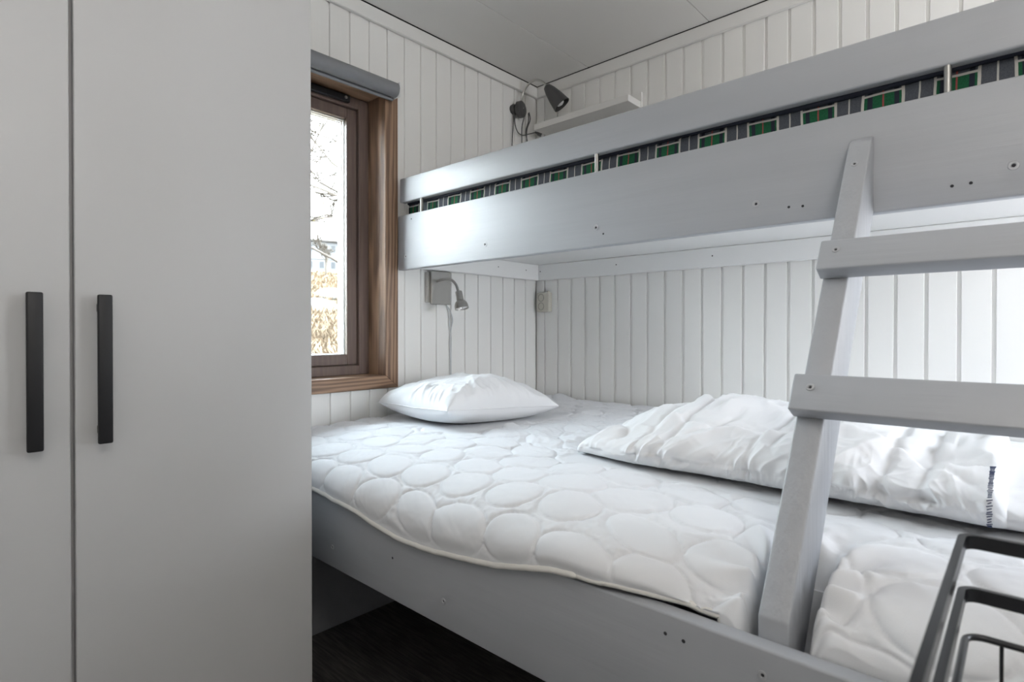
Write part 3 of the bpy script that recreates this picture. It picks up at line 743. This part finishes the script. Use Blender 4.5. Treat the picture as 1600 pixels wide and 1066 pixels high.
# ------------------------------------------------------------------ double socket in the corner
so = thing('wall_socket', 'ivory double wall socket beside the corner above the bed', 'socket')
box('socket_body', (-0.030, -0.104, 1.172), (-0.0005, -0.024, 1.270), 'plastic', so, bev=0.004, seg=2)
for z in (1.244, 1.200):
    f = lathe('socket_outlet', [(0.0005, 0.0195), (0.002, 0.0195), (0.002, 0.0170), (-0.006, 0.0165), (-0.006, 0.0)], (-0.0295, -0.055, z), (-1, 0, 0), 'plastic_d', so, seg=24)
    for dy in (-0.0075, 0.0075):
        lathe('contact_hole', [(0, 0.0026), (0.0004, 0.0026), (0.0004, 0)], (-0.0238, -0.055 + dy, z), (-1, 0, 0), 'hole', f, seg=10)
box('cable_inlet', (-0.022, -0.094, 1.270), (-0.006, -0.084, 1.277), 'plastic', so)

# ------------------------------------------------------------------ shelf over the upper bunk
sh = thing('ledge_shelf', 'narrow white wall shelf above the guard rail', 'shelf')
box('shelf_board', (-0.120, -0.615, 2.068), (-0.012, -0.082, 2.098), 'trim', sh, bev=0.0015)
box('back_strip', (-0.0115, -0.618, 2.068), (-0.0005, -0.082, 2.140), 'trim', sh, bev=0.0015)

# ------------------------------------------------------------------ reading lamp over the upper bunk
rl = thing('reading_lamp', 'dark grey gooseneck reading lamp in the corner by the ceiling', 'lamp')
lathe('wall_mount', [(0, 0), (0, 0.024), (0.012, 0.026), (0.022, 0.020), (0.022, 0)], (-0.185, -0.001, 2.172), (0, -1, 0), 'darkgrey', rl)
ax = Vector((0.25, -1, 0.0)).normalized()
bs = lathe('lamp_base', [(0, 0), (0, 0.034), (0.004, 0.040), (0.024, 0.040), (0.029, 0.034), (0.029, 0)], (-0.165, -0.018, 2.172), ax, 'darkgrey', rl, seg=36)
lathe('base_knob', [(0.0, 0.004), (0.002, 0.004), (0.002, 0)], Vector((-0.165, -0.018, 2.176)) + ax * 0.0292, ax, 'steel', bs, seg=12)
tube('gooseneck', [(-0.158, -0.032, 2.208), (-0.155, -0.040, 2.248), (-0.152, -0.068, 2.283), (-0.150, -0.112, 2.297), (-0.148, -0.158, 2.276), (-0.147, -0.192, 2.240)], 0.0055, 'chrome', rl, seg=12, smooth_n=8)
sd = Vector((0.34, -0.46, -0.72)).normalized(); s0 = Vector((-0.147, -0.182, 2.250))
lathe('lamp_shade', [(0, 0), (0.0, 0.010), (0.006, 0.018), (0.03, 0.027), (0.07, 0.036), (0.122, 0.0435), (0.122, 0.0420), (0.07, 0.0345), (0.03, 0.0255), (0.01, 0.016), (0.01, 0)], s0, sd, 'darkgrey', rl, seg=36)
lathe('bulb', [(0.03, 0), (0.04, 0.012), (0.07, 0.012), (0.085, 0.022), (0.10, 0.024), (0.115, 0.017), (0.122, 0)], s0, sd, 'lampglass', rl)
tube('cord', [(-0.192, -0.014, 2.150), (-0.195, -0.012, 2.09), (-0.203, -0.012, 1.99), (-0.205, -0.012, 1.86), (-0.20, -0.02, 1.62)], 0.0026, 'cable', rl, seg=8, smooth_n=8)
tube('cord', [(-0.187, -0.014, 2.150), (-0.186, -0.016, 2.10), (-0.170, -0.020, 2.062), (-0.140, -0.026, 2.052), (-0.105, -0.036, 2.064), (-0.066, -0.046, 2.080)], 0.0026, 'cable', rl, seg=8, smooth_n=8)
tube('cord', [(-0.146, -0.040, 2.134), (-0.143, -0.024, 2.09), (-0.132, -0.014, 2.02), (-0.128, -0.014, 1.90), (-0.13, -0.02, 1.62)], 0.0026, 'cable', rl, seg=8, smooth_n=8)
tube('cord', [(-0.112, -0.040, 2.166), (-0.100, -0.030, 2.13), (-0.104, -0.016, 2.08), (-0.085, -0.014, 2.02), (-0.07, -0.014, 1.93), (-0.08, -0.02, 1.62)], 0.0026, 'cable', rl, seg=8, smooth_n=8)
tube('cord', [(-0.110, -0.042, 2.170), (-0.092, -0.034, 2.14), (-0.098, -0.018, 2.09), (-0.094, -0.014, 2.02), (-0.090, -0.014, 1.93), (-0.09, -0.02, 1.62)], 0.0026, 'cable', rl, seg=8, smooth_n=8)
lathe('plug', [(0, 0), (0, 0.004), (0.012, 0.006), (0.02, 0.011), (0.036, 0.0125), (0.036, 0)], (-0.068, -0.0455, 2.081), (0.55, -0.5, -0.25), 'cable', rl, seg=16)

# ------------------------------------------------------------------ added fill light: unseen pendant behind the camera
cl = thing('fill_pendant', 'unseen round opal pendant added as fill light behind the camera', 'lamp')
LC = (-2.30, -2.35, ZC)
lathe('fill_rose', [(0, 0), (0, 0.05), (0.025, 0.045), (0.03, 0)], LC, (0, 0, -1), 'whiteplastic', cl)
tube('cord', [(LC[0], LC[1], ZC - 0.02), (LC[0], LC[1], 2.08)], 0.003, 'whiteplastic', cl, seg=8)
em = bpy.data.materials.new('fill_glow'); em.use_nodes = True
eb = em.node_tree.nodes['Principled BSDF']; eb.inputs['Base Color'].default_value = (0.9, 0.9, 0.88, 1)
eb.inputs['Emission Color'].default_value = (1.0, 0.965, 0.92, 1); eb.inputs['Emission Strength'].default_value = 11.5  # glow added as general fill for the room
lathe('fill_globe', [(0.15 - 0.15 * math.cos(a), 0.15 * math.sin(a)) for a in np.linspace(0, math.pi, 17)], (LC[0], LC[1], 2.09), (0, 0, -1), em, cl)

# ------------------------------------------------------------------ black wire rack beside the bed
rk = thing('wire_rack', 'black steel wire rack with rounded corners standing close beside the ladder', 'rack')
def loop(x0, x1, y0, y1, z, r=0.016, n=6):
    pts = []
    for cx_, cy_, a0 in ((x1 - r, y1 - r, 0), (x0 + r, y1 - r, 90), (x0 + r, y0 + r, 180), (x1 - r, y0 + r, 270)):
        for k in range(n + 1):
            a = R(a0 + 90 * k / n); pts.append((cx_ + r * math.cos(a), cy_ + r * math.sin(a), z))
    return pts
def band(name, x0, x1, y0, y1, z0, z1, th, m, parent):
    A = loop(x0, x1, y0, y1, 0); B = loop(x0 + th, x1 - th, y0 + th, y1 - th, 0, 0.016 - th)
    bm = bmesh.new(); k = len(A)
    rows = [[bm.verts.new((p[0], p[1], z)) for p in src] for src, z in ((A, z0), (A, z1), (B, z1), (B, z0))]
    for i in range(4):
        for j in range(k): bm.faces.new((rows[i][j], rows[i][(j + 1) % k], rows[(i + 1) % 4][(j + 1) % k], rows[(i + 1) % 4][j]))
    bmesh.ops.recalc_face_normals(bm, faces=bm.faces)
    o = link(name, finish(bm, name), m, parent); shade_auto(o, 40); return o
RX0, RX1, RY0, RY1 = -1.98, -1.558, -2.17, -1.842
band('rim_band', RX0, RX1, RY0, RY1, 0.866, 0.879, 0.006, 'blackgloss', rk)
band('rim_band', RX0, RX1, RY0, RY1, 0.815, 0.828, 0.006, 'blackgloss', rk)
tube('basket_rim', loop(RX0 + 0.004, RX1 - 0.004, RY0 + 0.004, RY1 - 0.006, 0.782), 0.0032, 'blackgloss', rk, closed=True, seg=10)
for k in range(5):
    y = RY1 - 0.032 - 0.058 * k
    tube('basket_wire', [(RX1 - 0.005, y, 0.781), (RX1 - 0.010, y, 0.56), (RX0 + 0.010, y, 0.56), (RX0 + 0.005, y, 0.781)], 0.0016, 'blackgloss', rk, seg=8)
tube('basket_rim', loop(RX0 + 0.008, RX1 - 0.008, RY0 + 0.008, RY1 - 0.010, 0.56), 0.0032, 'blackgloss', rk, closed=True, seg=10)
for x in (RX0, RX1 - 0.012):
    box('post', (x, -2.06, 0.0), (x + 0.012, -2.03, 0.879), 'blackgloss', rk, bev=0.002)
box('foot_bar', (RX0, -2.17, 0.0), (RX0 + 0.012, -1.85, 0.012), 'blackgloss', rk)
box('foot_bar', (RX1 - 0.012, -2.17, 0.0), (RX1, -1.85, 0.012), 'blackgloss', rk)

# ------------------------------------------------------------------ outside: slope, houses, trees
def ground_z(x, y):
    d = (x - CAM.x) * 0.53 + (y - CAM.y) * 0.85
    return -0.6 + 0.117 * d
def slope():
    xs = np.concatenate([np.linspace(-25, -4, 12), np.linspace(-3, 20, 90), np.linspace(21, 120, 60)]); ys_ = np.concatenate([np.linspace(0.6, 25, 110), np.linspace(26, 150, 70)])
    X, Y = np.meshgrid(xs, ys_, indexing='ij'); Z = -0.6 + 0.117 * ((X - CAM.x) * 0.53 + (Y - CAM.y) * 0.85)
    Z += 0.12 * fbm(X * 0.7, Y * 0.7, 3) + 0.4 * fbm(X * 0.12, Y * 0.12, 2)
    return np.dstack([X, Y, Z])
SL = slope()
g = grid_mesh('ground', SL, 'hill'); g['kind'] = 'structure'
def spot(D, px):
    ang = (px - 800) / 881
    x = CAM.x + D * (0.738 + 0.674 * ang); y = CAM.y + D * (0.674 - 0.738 * ang); return x, y
CLEAR = [(*spot(12.0, 566), 0.7), (*spot(62, 512), 1.6), (*spot(19, 492), 1.6), (*spot(27, 516), 1.7)]
# dry grass in tufts
def tufts():
    V = []; Fc = []
    r = random.Random(3)
    for i in range(5200):
        D = 6 + 62 * r.random() ** 1.7; ang = r.uniform(-0.47, -0.20)
        dx = 0.738 + 0.674 * ang; dy = 0.674 - 0.738 * ang
        x = CAM.x + D * dx; y = CAM.y + D * dy
        if y < 1.2: continue
        if any(math.hypot(x - q[0], y - q[1]) < q[2] for q in CLEAR): continue
        z = ground_z(x, y) + 0.12 * float(fbm(np.array(x * 0.7), np.array(y * 0.7), 3)) + 0.4 * float(fbm(np.array(x * 0.12), np.array(y * 0.12), 2))
        hgt = r.uniform(0.10, 0.30) * (1 + D / 60)
        for b in range(4):
            a = r.uniform(0, 6.28); w = 0.012 + 0.0009 * D; lx = math.cos(a) * hgt * 0.6; ly = math.sin(a) * hgt * 0.6
            px, py = -math.sin(a) * w, math.cos(a) * w; k = len(V)
            V += [(x - px, y - py, z - 0.03), (x + px, y + py, z - 0.03), (x + lx * 0.5 + px * 0.7, y + ly * 0.5 + py * 0.7, z + hgt * 0.7), (x + lx * 0.5 - px * 0.7, y + ly * 0.5 - py * 0.7, z + hgt * 0.7), (x + lx, y + ly, z + hgt)]
            Fc += [(k, k + 1, k + 2, k + 3), (k + 3, k + 2, k + 4)]
    me = bpy.data.meshes.new('dry_grass'); me.from_pydata(V, [], Fc); me.update()
    o = link('dry_grass', me, 'straw', kind='stuff'); tag(o, 'dry straw-coloured grass on the slope outside the window', 'grass')
tufts()
def rock(D, px, s, label):
    ang = (px - 800) / 881; x = CAM.x + D * (0.738 + 0.674 * ang); y = CAM.y + D * (0.674 - 0.738 * ang)
    bm = bmesh.new(); bmesh.ops.create_icosphere(bm, subdivisions=3, radius=1)
    for v in bm.verts:
        f = 1 + 0.35 * float(fbm(np.array(v.co.x * 1.5 + px), np.array(v.co.y * 1.5 + v.co.z), 3)); v.co = Vector((v.co.x * s * f, v.co.y * s * f, v.co.z * s * 0.45 * f))
    o = link('boulder', finish(bm, 'boulder'), 'rock', smooth=True); o.location = (x, y, ground_z(x, y) + 0.05)
    tag(o, label, 'rock')
rock(19, 492, 0.75, 'lower pale boulder in the dry grass outside the window')
rock(27, 516, 0.8, 'upper pale boulder in the dry grass outside the window')

def house(D, px, wdt, dep, hgt, label, floors=2):
    x, y = spot(D, px); z = 1.075 + 0.099 * D
    h = thing('house', label, 'house')
    fwd = Vector((x - CAM.x, y - CAM.y, 0)).normalized(); h.location = (x, y, z); h.rotation_euler = (0, 0, math.atan2(fwd.y, fwd.x) - math.pi / 2 + 0.15)
    box('wall', (-wdt / 2, 0, -2.5), (wdt / 2, dep, hgt), 'housewall', h)
    prism('roof', [(-0.6, hgt), (dep / 2, hgt + 0.7), (dep + 0.6, hgt), (dep + 0.6, hgt + 0.2), (dep / 2, hgt + 0.95), (-0.6, hgt + 0.25)], 0, -wdt / 2 - 0.4, wdt / 2 + 0.4, 'houseroof', h)
    nwin = int(wdt / 1.7); fh = hgt / floors
    for f in range(floors):
        box('floor_band', (-wdt / 2 - 0.05, -0.12, f * fh - 0.16), (wdt / 2 + 0.05, 0, f * fh + 0.10), 'housewhite', h)
        for k in range(nwin):
            cx_ = -wdt / 2 + (k + 0.5) * wdt / nwin; zz = f * fh + fh * 0.60
            w = box('window', (cx_ - 0.42, -0.06, zz - 0.6), (cx_ + 0.42, 0.0, zz + 0.6), 'housewhite', h)
            box('pane', (cx_ - 0.32, -0.08, zz - 0.5), (cx_ + 0.32, -0.06, zz + 0.5), 'houseglass', w)
    return h
house(90, 512, 10.5, 7, 5.2, 'pale two-storey house on the hill seen through the window glass')

def tree(name, label, D, px, hgt, r0, m, seed, lean, depth=5, leaves=0, minr=0.006):
    r = random.Random(seed); x, y = spot(D, px); z = ground_z(x, y) - 0.2
    root = thing(name, label, 'tree'); root.location = (x, y, z)
    bt = bmesh.new(); bb = bmesh.new(); tips = []
    def grow(p, d, ln, rad, lv):
        pts = [p]; q = p.copy(); dd = d.copy(); k = 4
        for i in range(k):
            dd = (dd + Vector((r.uniform(-1, 1), r.uniform(-1, 1), r.uniform(-0.6, 0.8))) * 0.26).normalized(); q = q + dd * ln / k; pts.append(q.copy())
        re = max(rad * 0.55, minr)
        bm_tube(bt if lv == 0 else bb, pts, [rad + (re - rad) * i / k for i in range(k + 1)], 7 if lv < 2 else 4)
        if lv >= depth: tips.append(q); return
        nb = 5 if lv == 0 else (4 if lv < 3 else 3)
        for i in range(nb):
            f = 0.35 + 0.65 * (i + 1) / nb if lv == 0 else r.uniform(0.4, 1.0)
            j = min(int(f * k), k - 1); s = pts[j].lerp(pts[j + 1], f * k - j) if f < 1 else pts[-1]
            a = r.uniform(0, 6.28); side = Vector((math.cos(a), math.sin(a), 0)); nd = (dd * r.uniform(0.35, 0.8) + side * r.uniform(0.5, 0.9) + lean * (0.5 if lv < 3 else 0.15)).normalized()
            grow(s, nd, ln * r.uniform(0.5, 0.72), max(re * r.uniform(0.6, 0.9), minr), lv + 1)
    grow(Vector((0, 0, 0)), Vector((0, 0, 1)), hgt, r0, 0)
    link('trunk', finish(bt, 'trunk'), m, root, smooth=True); link('branches', finish(bb, 'branches'), m, root, smooth=True)
    if leaves:
        bl_ = bmesh.new()
        for i in range(leaves):
            c = r.choice(tips) + Vector((r.uniform(-.1, .1), r.uniform(-.1, .1), r.uniform(-.1, .1))); s = r.uniform(0.018, 0.035)
            a = Vector((r.uniform(-1, 1), r.uniform(-1, 1), r.uniform(-1, 1))).normalized(); u, v = frame_of(a)
            bl_.faces.new([bl_.verts.new(c + u * s), bl_.verts.new(c + v * s * 0.6), bl_.verts.new(c - u * s), bl_.verts.new(c - v * s * 0.6)])
        lf = link('leaves', finish(bl_, 'leaves'), 'leaf', root); lf['kind'] = 'stuff'
tree('bare_tree', 'dark bare branches reaching across the sky at the top of the window', 12.0, 566, 3.6, 0.08, 'bark', 21, Vector((-0.30, 0.10, 0.0)), 5, 420, 0.016)
tree('birch_tree', 'slender pale bare tree standing before the houses', 62, 512, 2.4, 0.12, 'barklight', 8, Vector((0, 0, 0.9)), 4, 0, 0.03)
